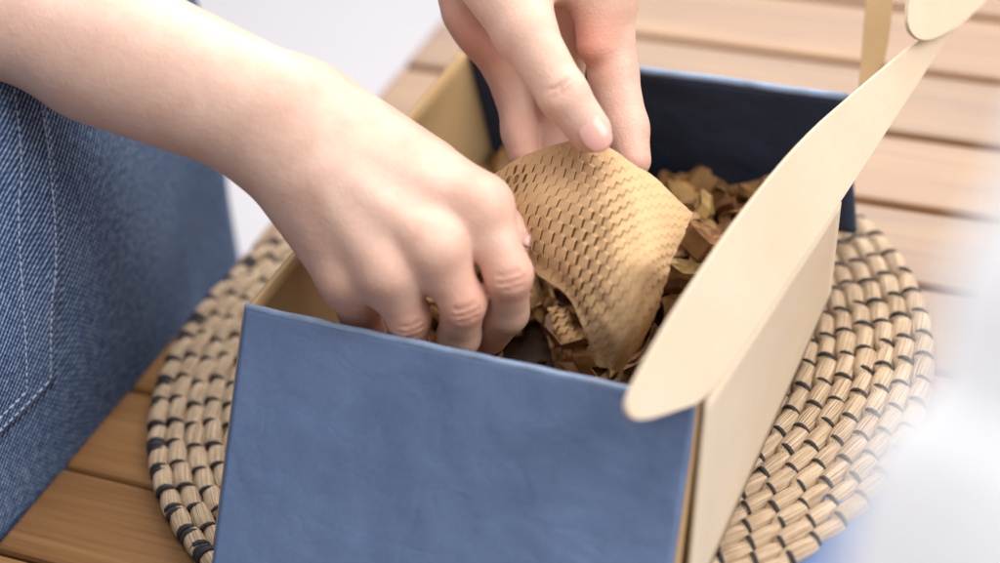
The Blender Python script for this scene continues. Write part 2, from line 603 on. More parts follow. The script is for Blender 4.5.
# kraft inner lining of the right wall seen past the front panel's edge
sheet('inner_lining', A_ + [-0.0035, -0.001, -0.001], B_ + [-0.0045, -0.03, -0.004], E_ + [-0.0045, -0.014, 0.0], C_ + [-0.003, -0.035, 0], 12, 8, M_KRAFT, BOX, 0.0018)

# long flap along the right wall's top edge, leaning in over the box
cr0 = A_ + [0.0005, 0, 0.0012]
crd = (B_ - A_); crd = crd / np.linalg.norm(crd)
TH = math.radians(72)
side = np.array([-math.cos(TH), 0, math.sin(TH)])
side -= crd * (side @ crd); side /= np.linalg.norm(side)
fn = np.cross(crd, side)
def on_flap(px, py):
    d = FW + (px - 500) / FPX * RT - (py - 281.5) / FPX * UP
    t = ((cr0 - CAM) @ fn) / (d @ fn)
    return CAM + d * t
out_px = [(704, 401), (668, 413), (648, 419), (634, 420), (626, 414), (625, 403), (634, 382), (650, 352), (672, 314), (700, 272), (730, 228), (760, 189),
          (790, 153), (818, 124), (848, 98), (875, 75), (905, 50), (940, 22), (968, -2), (990, -28), (1002, -46), (992, -34), (972, -3), (940, 47), (905, 100), (870, 154), (840, 200), (800, 259), (752, 330)]
out_px = [p for i, p in enumerate(out_px) if i not in (21,)]
poly = [on_flap(*p) for p in out_px]
flap = poly_sheet('top_flap', poly, M_PALE, BOX, 0.0018)
# rounded locking flap and tab at the far end of the lid strip
def cam_poly(name, pts, depth, mat, slope=(0.0, 0.0), thick=0.0018):
    c = np.mean(np.array(pts, float), axis=0)
    return poly_sheet(name, [K(x, y, depth + slope[0] * (x - c[0]) + slope[1] * (y - c[1])) for x, y in pts], mat, BOX, thick)
far = on_flap(940, 25)
fd = float((far - CAM) @ FW)
LF = [(893, 20), (896, 33), (904, 41), (915, 42), (930, 36), (950, 24), (972, 4), (990, -26), (1004, -60), (960, -90), (918, -80), (900, -40)]
sg = 1.0 if fn @ (CAM - far) > 0 else -1.0
poly_sheet('locking_flap', [on_flap(*p) + fn * sg * 0.006 for p in LF], M_PALE, BOX, 0.0018)
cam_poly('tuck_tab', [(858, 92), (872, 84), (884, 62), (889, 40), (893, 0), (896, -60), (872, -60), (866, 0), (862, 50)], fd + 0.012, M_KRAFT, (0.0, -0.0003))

# ------------------------------------------------------------------ dried chips filling the box
def chip_mesh(seed):
    r = random.Random(seed)
    n = 11
    outline = []
    for i in range(n):
        a = 2 * math.pi * i / n
        rad = 0.0098 * r.uniform(0.75, 1.15)
        outline.append((rad * math.cos(a) * r.uniform(0.9, 1.35), rad * math.sin(a) * 0.72))
    cx, cy = r.uniform(8, 38), r.uniform(-18, 22)
    bm = bmesh.new()
    top, bot, mid_t, mid_b = [], [], [], []
    th = r.uniform(0.0016, 0.0056)
    def zz(x, y):
        return cx * x * x + cy * y * y + 0.0009 * math.sin(x * 520 + seed) * math.cos(y * 430)
    for (x, y) in outline:
        z = zz(x, y)
        top.append(bm.verts.new((x, y, z + th))); bot.append(bm.verts.new((x * 0.95, y * 0.95, z - th * 0.3)))
        x2, y2 = x * 0.52, y * 0.52
        z = zz(x2, y2) + r.uniform(-0.0012, 0.0012)
        mid_t.append(bm.verts.new((x2, y2, z + th))); mid_b.append(bm.verts.new((x2, y2, z - th * 0.3)))
    ct = bm.verts.new((0, 0, th + r.uniform(-0.001, 0.001))); cb = bm.verts.new((0, 0, -th * 0.3))
    for i in range(n):
        j = (i + 1) % n
        bm.faces.new((top[i], top[j], mid_t[j], mid_t[i])); bm.faces.new((mid_t[i], mid_t[j], ct))
        bm.faces.new((bot[j], bot[i], mid_b[i], mid_b[j])); bm.faces.new((mid_b[j], mid_b[i], cb))
        bm.faces.new((top[j], top[i], bot[i], bot[j]))
    me = bpy.data.meshes.new('dried_chip')
    bm.to_mesh(me); bm.free()
    me.materials.append(M_CHIP)
    return me
def curl_mesh(seed):
    # a torn strip curled and kinked along its length
    r = random.Random(seed)
    n, mcs = 12, 3
    w = r.uniform(0.0030, 0.0055)
    p = Vector((0, 0, 0)); ang = 0.0
    step = r.uniform(0.0017, 0.0024)
    k0 = r.uniform(0.12, 0.40)
    v = []
    path = []
    for i in range(n):
        path.append((p.x, p.z))
        ang += k0 + r.uniform(-0.25, 0.25) + (r.choice((-1.3, 1.0)) if r.random() < 0.14 else 0)
        p = p + Vector((math.cos(ang) * step, 0, math.sin(ang) * step))
    cx = sum(q[0] for q in path) / n; cz = sum(q[1] for q in path) / n
    for i, (x, z) in enumerate(path):
        ww = w * (0.75 + 0.25 * math.sin(math.pi * (i + 0.5) / n)) * r.uniform(0.85, 1.12)
        for j in range(mcs):
            y = (j / (mcs - 1) * 2 - 1) * ww
            v.append((x - cx, y + 0.0006 * math.sin(i * 1.3 + seed), z - cz + 0.0005 * (j == 1)))
    me = bpy.data.meshes.new('dried_chip')
    f = grid_faces(n, mcs)
    nn = len(v)
    th = 0.0009
    v2 = v + [(a * 0.94, b * 0.97, c * 0.94 - th * 0.3) for a, b, c in v]
    f2 = f + [tuple(q + nn for q in reversed(ff)) for ff in f]
    rim = [i * mcs for i in range(n)] + [(n - 1) * mcs + 1] + [i * mcs + mcs - 1 for i in range(n - 1, -1, -1)] + [1]
    for a, b in zip(rim, rim[1:] + rim[:1]):
        f2.append((a, b, b + nn, a + nn))
    me.from_pydata(v2, [], f2)
    me.materials.append(M_CHIP)
    me.polygons.foreach_set('use_smooth', [True] * len(me.polygons))
    return me
CHIPS = [chip_mesh(s) for s in range(12)] + [curl_mesh(s) for s in range(10)]
def heap(x, y):
    hollow = math.exp(-(((x + 0.006) / 0.055) ** 4 + ((y - 0.03) / 0.058) ** 4))
    return 0.029 + 0.012 * math.exp(-((x - 0.05) ** 2 + (y - 0.14) ** 2) / 0.003) + 0.004 * math.sin(x * 60) * math.cos(y * 47) - 0.017 * hollow
def heap_mesh():
    nx, ny = 46, 50
    v = []
    for i in range(nx):
        for j in range(ny):
            y = -0.046 + 0.244 * j / (ny - 1)
            x = -W2 + 0.006 + (0.185 - 0.10 * max(0, y)) * i / (nx - 1)
            v.append((x, y, max(0.0148 + 0.0012 * ns((x, y, 2), 260), heap(x, y) - 0.009 + 0.005 * ns((x, y, 0), 110) + 0.003 * ns((x, y, 1), 300))))
    return v, grid_faces(nx, ny)
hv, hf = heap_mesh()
hm = mesh_obj('chip_bed', hv, hf, M_BED_SHADE)
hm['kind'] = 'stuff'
tag(hm, 'deep layer of brown dried chips, coloured dark for shade, packed inside the box', 'packing chips')
cnt = 0
tries = 0
spots = []
while cnt < 270 and tries < 6000:
    tries += 1
    x = random.uniform(-0.086, 0.078); y = random.uniform(0.0, 0.192)
    if min([9] + [math.hypot(x - a, y - b) for a, b in spots]) < 0.0075:
        continue
    if (y > 0.12 and x > 0.066) or (-0.055 < x < 0.042 and y < 0.088 and random.random() < 0.9):
        continue
    spots.append((x, y))
    o = bpy.data.objects.new('dried_chip', random.choice(CHIPS))
    link(o)
    o.location = (x, y, max(0.0185, heap(x, y)) + random.uniform(-0.003, 0.006))
    o.rotation_euler = (random.uniform(-0.9, 0.9), random.uniform(-0.9, 0.9), random.uniform(0, 6.28))
    s = random.uniform(0.75, 1.35)
    o.scale = (s, s, s * random.uniform(0.9, 1.4))
    tag(o, 'small curled brown dried chip lying in the blue box', 'packing chip', 'dried chips filling the box')
    cnt += 1

# ------------------------------------------------------------------ honeycomb paper
def catmull(P, t):
    n = len(P)
    x = t * (n - 1)
    i = min(int(x), n - 2)
    f = x - i
    p1, p2 = P[i], P[i + 1]
    p0 = P[i - 1] if i > 0 else 2 * p1 - p2
    p3 = P[i + 2] if i + 2 < n else 2 * p2 - p1
    return 0.5 * ((2 * p1) + (-p0 + p2) * f + (2 * p0 - 5 * p1 + 4 * p2 - p3) * f * f + (-p0 + 3 * p1 - 3 * p2 + p3) * f ** 3)
def surf(G, u, v):
    return catmull([catmull(row, u) for row in G], v)
ALPHA = math.radians(24)
def flat_none(u, v):
    return 1.0
def honeycomb(name, rows, ncol, nrow, lift, mat, shademat, holes=(), flat=flat_none):
    G = [[K(*p) for p in row] for row in rows]
    def frame(u, v):
        e = 0.004
        p = surf(G, u, v)
        wob = 0.0022 * ns((u * 3.1, v * 3.3, 4.2), 1.0) + 0.0012 * ns((u * 7, v * 7.5, 1.2), 1.0) + 0.0022 * abs(u + 0.25 * v - 0.86) * -2.0 * (u + 0.25 * v > 0.86)
        du = surf(G, min(u + e, 1), v) - surf(G, max(u - e, 0), v)
        dv = surf(G, u, min(v + e, 1)) - surf(G, u, max(v - e, 0))
        n = np.cross(dv, du)
        n /= np.linalg.norm(n) + 1e-12
        if n @ (CAM - p) < 0:
            n = -n
        return p + n * wob, n
    verts, faces, uvs = [], [], []
    ca, sa = math.cos(ALPHA), math.sin(ALPHA)
    su, sv_ = 3, 6
    vs_ = np.linspace(0, 1, 41)
    mid = [surf(G, 0.5, v) for v in vs_]
    cum = np.concatenate([[0], np.cumsum([np.linalg.norm(mid[k + 1] - mid[k]) for k in range(40)])])
    wid = np.array([sum(np.linalg.norm(surf(G, (k + 1) / 8, v) - surf(G, k / 8, v)) for k in range(8)) for v in vs_])
    Lv = cum[-1]
    TW, THh = ncol, nrow          # tile width and height in metres
    nI, nJ = int(0.09 / TW) + 2, int(0.12 / THh) + 2
    def uvof(x, y):
        q1, q2 = x * ca - y * sa, x * sa + y * ca + Lv / 2
        v = float(np.interp(q2, cum, vs_)) if 0 <= q2 <= Lv else (q2 / Lv)
        w = float(np.interp(min(max(v, 0), 1), vs_, wid))
        return 0.5 + q1 / w, v
    for j in range(-nJ, nJ):
        for i in range(-nI, nI):
            a0 = i + 0.5 * (j % 2)
            ucen, vcen = uvof((a0 + 0.5) * TW, (j + 0.5) * THh)
            if not (-0.06 < ucen < 1.06 and -0.04 < vcen < 1.04):
                continue
            if any(math.hypot(ucen - hu, vcen - hv) < hr for hu, hv, hr in holes):
                continue
            am = noise.noise(Vector((a0 * 0.21, j * 0.17, len(rows) * 1.3)))
            amp = lift * max(0.35, 0.85 + 1.1 * am + 0.25 * random.uniform(-1, 1)) * flat(ucen, vcen) * min(1.0, max(0.08, 13 * min(ucen + 0.02, 1.02 - ucen, vcen, 1 - vcen)))
            gap = 0.05 * amp / lift + (0.42 * max(0, 1 - math.hypot(ucen - 0.10, (vcen - 0.09) * 1.2) / 0.13) if holes else 0)
            base = len(verts)
            for q in range(sv_ + 1):
                fv = q / sv_
                op = min(1.0, 2.2 * math.sin(math.pi * (0.05 + 0.90 * fv)))
                for p_ in range(su + 1):
                    fu = p_ / su
                    uu, vv = uvof((a0 + fu + (0.5 - fu) * gap * op) * TW, (j + fv) * THh)
                    P_, N_ = frame(min(max(uu, 0), 1), min(max(vv, 0), 1))
                    verts.append(P_ + N_ * (2 * fu - 1) * op * amp); uvs.append((uu, vv))
            for q in range(sv_):
                for p_ in range(su):
                    k0 = base + q * (su + 1) + p_
                    faces.append((k0, k0 + 1, k0 + su + 2, k0 + su + 1))
    top = mesh_obj(name, verts, faces, mat, None, False, uvs)
    solidify(top, 0.0003, -1)
    # added darker sheet just underneath, so the slits look shaded
    nu, nv = 30, 34
    bv = []
    for i in range(nu):
        for j in range(nv):
            p, n = frame(0.03 + 0.94 * i / (nu - 1), 0.015 + 0.97 * j / (nv - 1))
            bv.append(p - n * (0.0022 + 0.0008 * ns(p, 150)))
    bf = grid_faces(nu, nv)
    if holes:
        bf = [f for f in bf if not (f[0] // nv < 6 and f[0] % nv < 6)]
    bk = mesh_obj('slit_shade_layer', bv, bf, shademat, top, True)
    solidify(bk, 0.0003)
    return top
ROWS = [
    [(489, 178, 1.022), (535, 151, 1.012), (590, 143, 1.000), (644, 170, 0.998), (693, 214, 0.998)],
    [(500, 206, 1.016), (548, 190, 1.000), (600, 190, 0.988), (646, 208, 0.985), (681, 240, 0.990)],
    [(517, 240, 1.006), (560, 232, 0.989), (606, 232, 0.976), (646, 244, 0.974), (672, 263, 0.981)],
    [(536, 272, 0.996), (575, 268, 0.980), (611, 268, 0.971), (645, 272, 0.970), (667, 283, 0.979)],
    [(566, 294, 0.985), (590, 296, 0.976), (616, 302, 0.971), (642, 306, 0.972), (660, 309, 0.982)],
    [(582, 325, 0.982), (600, 330, 0.978), (618, 336, 0.976), (634, 338, 0.979), (648, 340, 0.988)],
    [(594, 362, 0.992), (603, 368, 0.990), (612, 371, 0.990), (620, 372, 0.992), (628, 372, 0.998)],
]
def flat_main(u, v):
    return max(0.15, min(1.0, 1.2 - 1.2 * max(0, v - 0.55) * 2 - 0.5 * max(0, u - 0.78) * 2))
hp = honeycomb('honeycomb_paper', ROWS, 0.0048, 0.0054, 0.00062, M_PAPER, M_PAPERSHADE, holes=((2, 2, 0),), flat=flat_main)
tag(hp, 'tan slit honeycomb paper sheet lifted between both hands', 'honeycomb paper')
ROWS2 = [
    [(548, 308, 1.068), (568, 306, 1.068), (588, 308, 1.070), (612, 316, 1.07)],
    [(546, 326, 1.058), (566, 324, 1.056), (588, 327, 1.056), (614, 334, 1.062)],
    [(550, 347, 1.050), (570, 348, 1.046), (592, 352, 1.048), (616, 358, 1.056)],
    [(556, 372, 1.048), (576, 376, 1.044), (596, 380, 1.046), (618, 385, 1.054)],
]
hp2 = honeycomb('honeycomb_paper', ROWS2, 0.0048, 0.0052, 0.0005, M_PAPERSHADE, M_PAPERSHADE)  # dark paper colour on both layers stands in for the cavity's shade
tag(hp2, 'crumpled slit honeycomb paper coloured dark for shade, deep inside the box', 'honeycomb paper')

# ------------------------------------------------------------------ hands and arms: signed distance fields -> surface nets
def cap(P, a, b, ra, rb):
    a, b = np.asarray(a), np.asarray(b)
    ab = b - a
    t = np.clip(((P - a) @ ab) / (ab @ ab), 0, 1)
    return np.linalg.norm(P - a - t[:, None] * ab, axis=1) - (ra + (rb - ra) * t)
def smin(a, b, k):
    h = np.clip(0.5 + 0.5 * (b - a) / k, 0, 1)
    return b * (1 - h) + a * h - k * h * (1 - h)
def surface_nets(sdf, lo, hi, vox):
    lo, hi = np.asarray(lo, float), np.asarray(hi, float)
    nb = 12
    n = (np.ceil((hi - lo) / vox / nb).astype(int)) * nb
    big = 1.0
    F = np.full(n, big, dtype=np.float32)
    bc = np.stack(np.meshgrid(*[np.arange(k // nb) for k in n], indexing='ij'), -1).reshape(-1, 3)
    cen = lo + (bc * nb + nb / 2) * vox
    d = sdf(cen)
    r = vox * nb * 0.5 * math.sqrt(3) + vox * 3 + 0.004
    act = bc[np.abs(d) < r]
    ins = bc[d <= -r]
    for b in ins:
        F[b[0] * nb:(b[0] + 1) * nb, b[1] * nb:(b[1] + 1) * nb, b[2] * nb:(b[2] + 1) * nb] = -big
    loc = np.stack(np.meshgrid(*[np.arange(nb)] * 3, indexing='ij'), -1).reshape(-1, 3)
    for s in range(0, len(act), 120):
        bl = act[s:s + 120]
        idx = (bl[:, None, :] * nb + loc[None]).reshape(-1, 3)
        F[idx[:, 0], idx[:, 1], idx[:, 2]] = sdf(lo + idx * vox)
    S = F < 0
    cs = np.zeros(tuple(n - 1), dtype=np.int8)
    for dx in (0, 1):
        for dy in (0, 1):
            for dz in (0, 1):
                cs += S[dx:n[0] - 1 + dx, dy:n[1] - 1 + dy, dz:n[2] - 1 + dz]
    cells = np.argwhere((cs > 0) & (cs < 8))
    vid = np.full(tuple(n - 1), -1, dtype=np.int64)
    vid[tuple(cells.T)] = np.arange(len(cells))
    acc = np.zeros((len(cells), 3)); wt = np.zeros(len(cells))
    corners = [np.array(c) for c in ((0, 0, 0), (1, 0, 0), (0, 1, 0), (1, 1, 0), (0, 0, 1), (1, 0, 1), (0, 1, 1), (1, 1, 1))]
    for i, a in enumerate(corners):
        for b in corners[i + 1:]:
            if np.abs(a - b).sum() != 1:
                continue
            fa = F[tuple((cells + a).T)]; fb = F[tuple((cells + b).T)]
            cr = (fa < 0) != (fb < 0)
            t = np.where(cr, fa / (fa - fb + 1e-12), 0)
            acc += np.where(cr[:, None], a + t[:, None] * (b - a), 0)
            wt += cr
    V = lo + (cells + acc / wt[:, None]) * vox
    faces = []
    for ax in range(3):
        o1, o2 = (ax + 1) % 3, (ax + 2) % 3
        sl0 = [slice(1, k - 1) for k in n]; sl1 = [slice(1, k - 1) for k in n]
        sl0[ax] = slice(0, n[ax] - 1); sl1[ax] = slice(1, n[ax])
        s0, s1 = S[tuple(sl0)], S[tuple(sl1)]
        e = np.argwhere(s0 != s1)
        flip = s0[tuple(e.T)]
        off = np.array([1, 1, 1]); off[ax] = 0
        e = e + off
        d1 = np.zeros(3, int); d1[o1] = 1
        d2 = np.zeros(3, int); d2[o2] = 1
        q = [vid[tuple((e - d1 - d2).T)], vid[tuple((e - d2).T)], vid[tuple(e.T)], vid[tuple((e - d1).T)]]
        Q = np.stack(q, 1)
        Q[~flip] = Q[~flip][:, ::-1]
        faces.append(Q)
    Q = np.concatenate(faces)
    Q = Q[(Q >= 0).all(1)]
    # two passes of light smoothing
    for _ in range(2):
        sm = np.zeros_like(V); c = np.zeros(len(V))
        for a, b in ((0, 1), (1, 2), (2, 3), (3, 0)):
            np.add.at(sm, Q[:, a], V[Q[:, b]]); np.add.at(c, Q[:, a], 1)
            np.add.at(sm, Q[:, b], V[Q[:, a]]); np.add.at(c, Q[:, b], 1)
        V = 0.5 * V + 0.5 * sm / np.maximum(c, 1)[:, None]
    return V, Q

def toward_cam(p, d):
    n = CAM - np.asarray(p)
    return np.asarray(p) + n / np.linalg.norm(n) * d

# ---- right hand (nearer), reaching down into the box
def J(l):
    return [K(*p) for p in l]
R_wr = K(262, 112, 0.985)
R_el = np.array([-0.345, 0.010, 0.262])
RH = dict(
    index=J([(480, 207, 0.974), (509, 274, 0.971), (507, 312, 0.990), (490, 337, 1.006)]),
    middle=J([(433, 246, 0.966), (463, 302, 0.974), (459, 336, 0.992), (448, 358, 1.004)]),
    ring=J([(387, 271, 0.970), (408, 317, 0.984), (408, 348, 1.000), (402, 368, 1.008)]),
    pinky=J([(346, 277, 0.984), (358, 308, 1.000), (366, 334, 1.010), (370, 354, 1.016)]),
    thumb=J([(428, 174, 1.002), (474, 208, 1.006), (503, 231, 1.007), (521, 245, 1.006)]),
)
R_rad = dict(index=(.0108, .0092, .0085, .0074), middle=(.0108, .0090, .0084, .0075), ring=(.0104, .0087, .0081, .0071), pinky=(.0100, .0084, .0075, .0066), thumb=(.0125, .0110, .0096, .0080))
def finger_sdf(P, js, rs, k=0.0035):
    d = None
    for i in range(len(js) - 1):
        c = cap(P, js[i], js[i + 1], rs[i], rs[i + 1])
        d = c if d is None else smin(d, c, k)
    return d
def sdf_right(P):
    wr = R_wr
    fa = cap(P, R_el, wr, 0.0415, 0.0212)
    # flatten wrist a little by a pair of bones
    ax = wr - R_el; ax /= np.linalg.norm(ax)
    w2 = K(254, 130, 0.990); w1 = K(284, 104, 0.985)
    d = smin(fa, cap(P, w2 - ax * 0.07, w2, 0.0225, 0.0170), 0.015)
    d = smin(d, cap(P, w1 - ax * 0.07, w1, 0.0225, 0.0170), 0.015)
    mc = None
    for nm, wpt, r0 in (('index', K(312, 108, 0.992), 0.0150), ('middle', K(294, 120, 0.986), 0.0160), ('ring', K(278, 134, 0.986), 0.0155), ('pinky', K(266, 146, 0.992), 0.0145)):
        j0 = RH[nm][0]
        inn = j0 - (CAM - j0) / np.linalg.norm(CAM - j0) * 0.005
        c = cap(P, wpt, inn, r0 + 0.0012, 0.0136 if nm != 'pinky' else 0.0112)
        mc = c if mc is None else smin(mc, c, 0.014)
    mc = smin(mc, cap(P, K(330, 116, 1.004), RH['thumb'][0], 0.014, 0.0130), 0.016)
    d = smin(d, mc, 0.012)
    F = None
    for nm in ('index', 'middle', 'ring', 'pinky'):
        c = finger_sdf(P, RH[nm], R_rad[nm])
        F = c if F is None else smin(F, c, 0.0008)
    d = smin(d, F, 0.0075)
    d = smin(d, finger_sdf(P, RH['thumb'], R_rad['thumb']), 0.006)
    # knuckles and tendons on the back of the hand
    for nm, kr in (('index', 0.0075), ('middle', 0.0075), ('ring', 0.0066), ('pinky', 0.0050)):
        kp = toward_cam(RH[nm][0], 0.0036)
        d = smin(d, np.linalg.norm(P - kp, axis=1) - kr, 0.009)
        back = kp + (R_wr - kp) * 0.55
        back = toward_cam(back, 0.0075)
        d = smin(d, cap(P, toward_cam(kp, 0.0010), back, 0.0034, 0.0020), 0.012)
    # skin folds over the bent finger joints
    for nm in ('index', 'middle', 'ring'):
        a, b, c = RH[nm][0], RH[nm][1], RH[nm][2]
        td = c - a; td /= np.linalg.norm(td)
        vw = CAM - b; vw -= td * (vw @ td); vw /= np.linalg.norm(vw)
        sd = np.cross(td, vw)
        rr = R_rad[nm][1]
        for off, ln in ((-0.0030, 0.0042), (0.0, 0.0055), (0.0030, 0.0040)):
            c0 = b + td * off + vw * (rr + 0.0004)
            d = -smin(-d, np.minimum(cap(P, c0 - sd * ln - vw * 0.0016, c0, 0.0004, 0.0007), cap(P, c0, c0 + sd * ln - vw * 0.0016, 0.0007, 0.0004)), 0.0016)
    return d

# ---- left hand (farther), pinching the paper between thumb and fingers
L_wr = K(512, -135, 1.035)
L_el = np.array([-0.260, 0.270, 0.330])
LH = dict(
    index=J([(606, -2, 1.020), (613, 72, 1.020), (626, 128, 1.016), (632, 160, 1.012)]),
    middle=J([(566, 20, 1.040), (560, 92, 1.052), (556, 140, 1.046), (556, 168, 1.036)]),
    ring=J([(527, 28, 1.046), (536, 100, 1.056), (540, 142, 1.052), (542, 166, 1.044)]),
    pinky=J([(487, 30, 1.040), (514, 92, 1.046), (520, 132, 1.042), (524, 156, 1.036)]),
    thumb=J([(478, -48, 1.008), (525, 32, 0.992), (563, 94, 0.982), (590, 131, 0.984)]),
)
L_rad = dict(index=(.0115, .0102, .0092, .0080), middle=(.0112, .0095, .0085, .0076), ring=(.0110, .0090, .0080, .0072), pinky=(.0108, .0082, .0076, .0068), thumb=(.0170, .0122, .0100, .0088))
def sdf_left(P):
    d = cap(P, L_el, L_wr, 0.038, 0.024)
    ax = L_wr - L_el; ax /= np.linalg.norm(ax)
    pal = None
    for nm, wpt, r0 in (('index', K(545, -110, 1.030), 0.0165), ('middle', K(525, -105, 1.042), 0.0165), ('ring', K(505, -100, 1.046), 0.016), ('pinky', K(485, -100, 1.044), 0.016)):
        c = cap(P, wpt, LH[nm][0], r0, 0.0125)
        pal = c if pal is None else smin(pal, c, 0.010)
    d = smin(d, pal, 0.02)
    # thenar and hypothenar pads, web of the thumb
    d = smin(d, cap(P, K(505, -85, 1.020), LH['thumb'][1], 0.019, 0.0120), 0.012)
    d = smin(d, cap(P, K(462, -50, 1.034), K(468, 8, 1.036), 0.0155, 0.0115), 0.010)
    d = smin(d, cap(P, K(548, -30, 1.014), K(590, -22, 1.016), 0.0115, 0.0125), 0.012)
    F = None
    for nm in ('index', 'middle', 'ring', 'pinky'):
        c = finger_sdf(P, LH[nm], L_rad[nm])
        F = c if F is None else smin(F, c, 0.0014)
    # folded pad at the base of the index finger
    F = smin(F, cap(P, K(603, -4, 1.016), K(597, 44, 1.014), 0.0125, 0.0088), 0.0035)
    d = smin(d, F, 0.006)
    d = smin(d, finger_sdf(P, LH['thumb'], L_rad['thumb']), 0.0035)
    # creases across the thumb joint
    td = LH['thumb'][2] - LH['thumb'][1]; td /= np.linalg.norm(td)
    vw = CAM - LH['thumb'][2]; vw /= np.linalg.norm(vw)
    sd = np.cross(td, vw); sd /= np.linalg.norm(sd)
    for off, ln in ((-0.0042, 0.0052), (-0.0012, 0.0066), (0.0016, 0.0058), (0.0044, 0.0042)):
        c0 = LH['thumb'][2] + td * off + vw * 0.0098
        g = np.minimum(cap(P, c0 - sd * ln, c0 + vw * 0.0006 + td * 0.0007, 0.0005, 0.0009), cap(P, c0 + vw * 0.0006 + td * 0.0007, c0 + sd * ln, 0.0009, 0.0005))
        d = -smin(-d, g, 0.0016)
    # creases where the fingers leave the palm
    for p, q in (((470, 58, 1.022), (520, 66, 1.028)), ((484, 84, 1.028), (535, 86, 1.036))):
        d = -smin(-d, cap(P, K(*p), K(*q), 0.0012, 0.0012), 0.002)
    return d

def torso_sdf(P):
    q = (P - np.array([-0.375, -0.01, 0.12])) / np.array([0.100, 0.125, 0.42])
    d = (np.linalg.norm(q, axis=1) - 1) * 0.100
    Rs, Ls = np.array([-0.40, -0.17, 0.47]), np.array([-0.40, 0.15, 0.47])
    d = smin(d, cap(P, Rs, R_el, 0.052, 0.041), 0.03)
    d = smin(d, cap(P, Ls, L_el, 0.052, 0.039), 0.03)
    d = smin(d, cap(P, Rs, Ls, 0.055, 0.055), 0.05)
    d = smin(d, cap(P, (-0.41, -0.01, 0.45), (-0.40, -0.01, 0.60), 0.06, 0.05), 0.04)
    return d
PERSON = tag(empty('person'), 'person in a blue denim apron reaching into the box with both hands', 'person')
allV, allQ, ruddy = [], [], []
base = 0
red_pts = [(RH[n][i], 0.012 if i == 0 else 0.013, 0.5 if i == 0 else 0.75) for n in ('index', 'middle', 'ring', 'pinky') for i in (0, 1, 3)] + \
          [(LH[n][i], 0.011, 0.5) for n in ('index', 'middle', 'ring', 'pinky') for i in (1, 2, 3)] + [(LH['thumb'][2], 0.012, 0.25), (LH['thumb'][3], 0.010, 0.45), (K(590, 40, 1.008), 0.016, 0.75), (K(480, 40, 1.03), 0.022, 0.6), (K(500, 20, 1.03), 0.022, 0.4)]
for sdf, lo, hi, vox in (
        (sdf_right, np.minimum(R_el, np.min([j for v in RH.values() for j in v], axis=0)) - 0.05, np.maximum(R_wr, np.max([j for v in RH.values() for j in v], axis=0)) + [0.03, 0.05, 0.03], 0.0010),
        (sdf_left, np.minimum(L_el, np.min([j for v in LH.values() for j in v], axis=0)) - 0.05, np.maximum(L_wr, np.max([j for v in LH.values() for j in v], axis=0)) + [0.03, 0.05, 0.05], 0.0010),
        (torso_sdf, np.array([-0.52, -0.26, -0.34]), np.array([-0.18, 0.36, 0.68]), 0.008)):
    V, Q = surface_nets(sdf, lo, np.maximum(hi, np.maximum(R_el, R_el)) if sdf is sdf_right else hi, vox)
    r = np.zeros(len(V))
    for p, rad, s in red_pts:
        r = np.maximum(r, s * np.exp(-(np.linalg.norm(V - p, axis=1) / rad) ** 2))
    allV.append(V); allQ.append(Q + base); ruddy.append(r)
    base += len(V)
V = np.concatenate(allV); Q = np.concatenate(allQ); ruddy = np.concatenate(ruddy)
me = bpy.data.meshes.new('body')
me.vertices.add(len(V)); me.vertices.foreach_set('co', V.astype(np.float32).ravel())
me.loops.add(len(Q) * 4); me.loops.foreach_set('vertex_index', Q.astype(np.int32).ravel())
me.polygons.add(len(Q)); me.polygons.foreach_set('loop_start', np.arange(0, len(Q) * 4, 4, dtype=np.int32))
me.polygons.foreach_set('use_smooth', [True] * len(Q))
me.update(calc_edges=True); me.validate()
at = me.attributes.new('ruddy', 'FLOAT', 'POINT')
at.data.foreach_set('value', ruddy.astype(np.float32))
me.materials.append(M_SKIN)
BODY = link(bpy.data.objects.new('body', me), PERSON)
print('body verts', len(V))

def nail(tip, prev, up, r, ln, wd, back=0.35):
    ax = tip - prev; ax /= np.linalg.norm(ax)
    up = up - ax * (up @ ax); up /= np.linalg.norm(up)
    sd = np.cross(ax, up)
    v = []
    nu, nv = 13, 13
    for i in range(nu):
        for j in range(nv):
            a, b = -1 + 2 * i / (nu - 1), -1 + 2 * j / (nv - 1)
            x = a * math.sqrt(1 - 0.42 * b * b) * 0.98
            y = b * math.sqrt(1 - 0.42 * a * a)
            ang = x * wd / r
            drop = 0.0009 * max(0, y) ** 2 * 2.0 + 0.0010 * max(0, -y) ** 4
            rad = r + 0.0004 - drop
            v.append(tip + ax * (y * ln + ln * back) + up * math.cos(ang) * rad + sd * math.sin(ang) * rad)
    o = mesh_obj('fingernail', v, grid_faces(nu, nv), M_NAIL, BODY, True)
    solidify(o, 0.0005, 0)
    return o
tv = CAM - LH['thumb'][3]; tv /= np.linalg.norm(tv)
nail(LH['thumb'][3], LH['thumb'][2], tv + RT * 0.22 - UP * 0.05, 0.0088, 0.0072, 0.0066, 0.26)
tv = CAM - RH['thumb'][3]; tv /= np.linalg.norm(tv)
nail(RH['thumb'][3], RH['thumb'][2], tv + RT * 0.5 + UP * 0.4, 0.0081, 0.0044, 0.0042, 0.1)

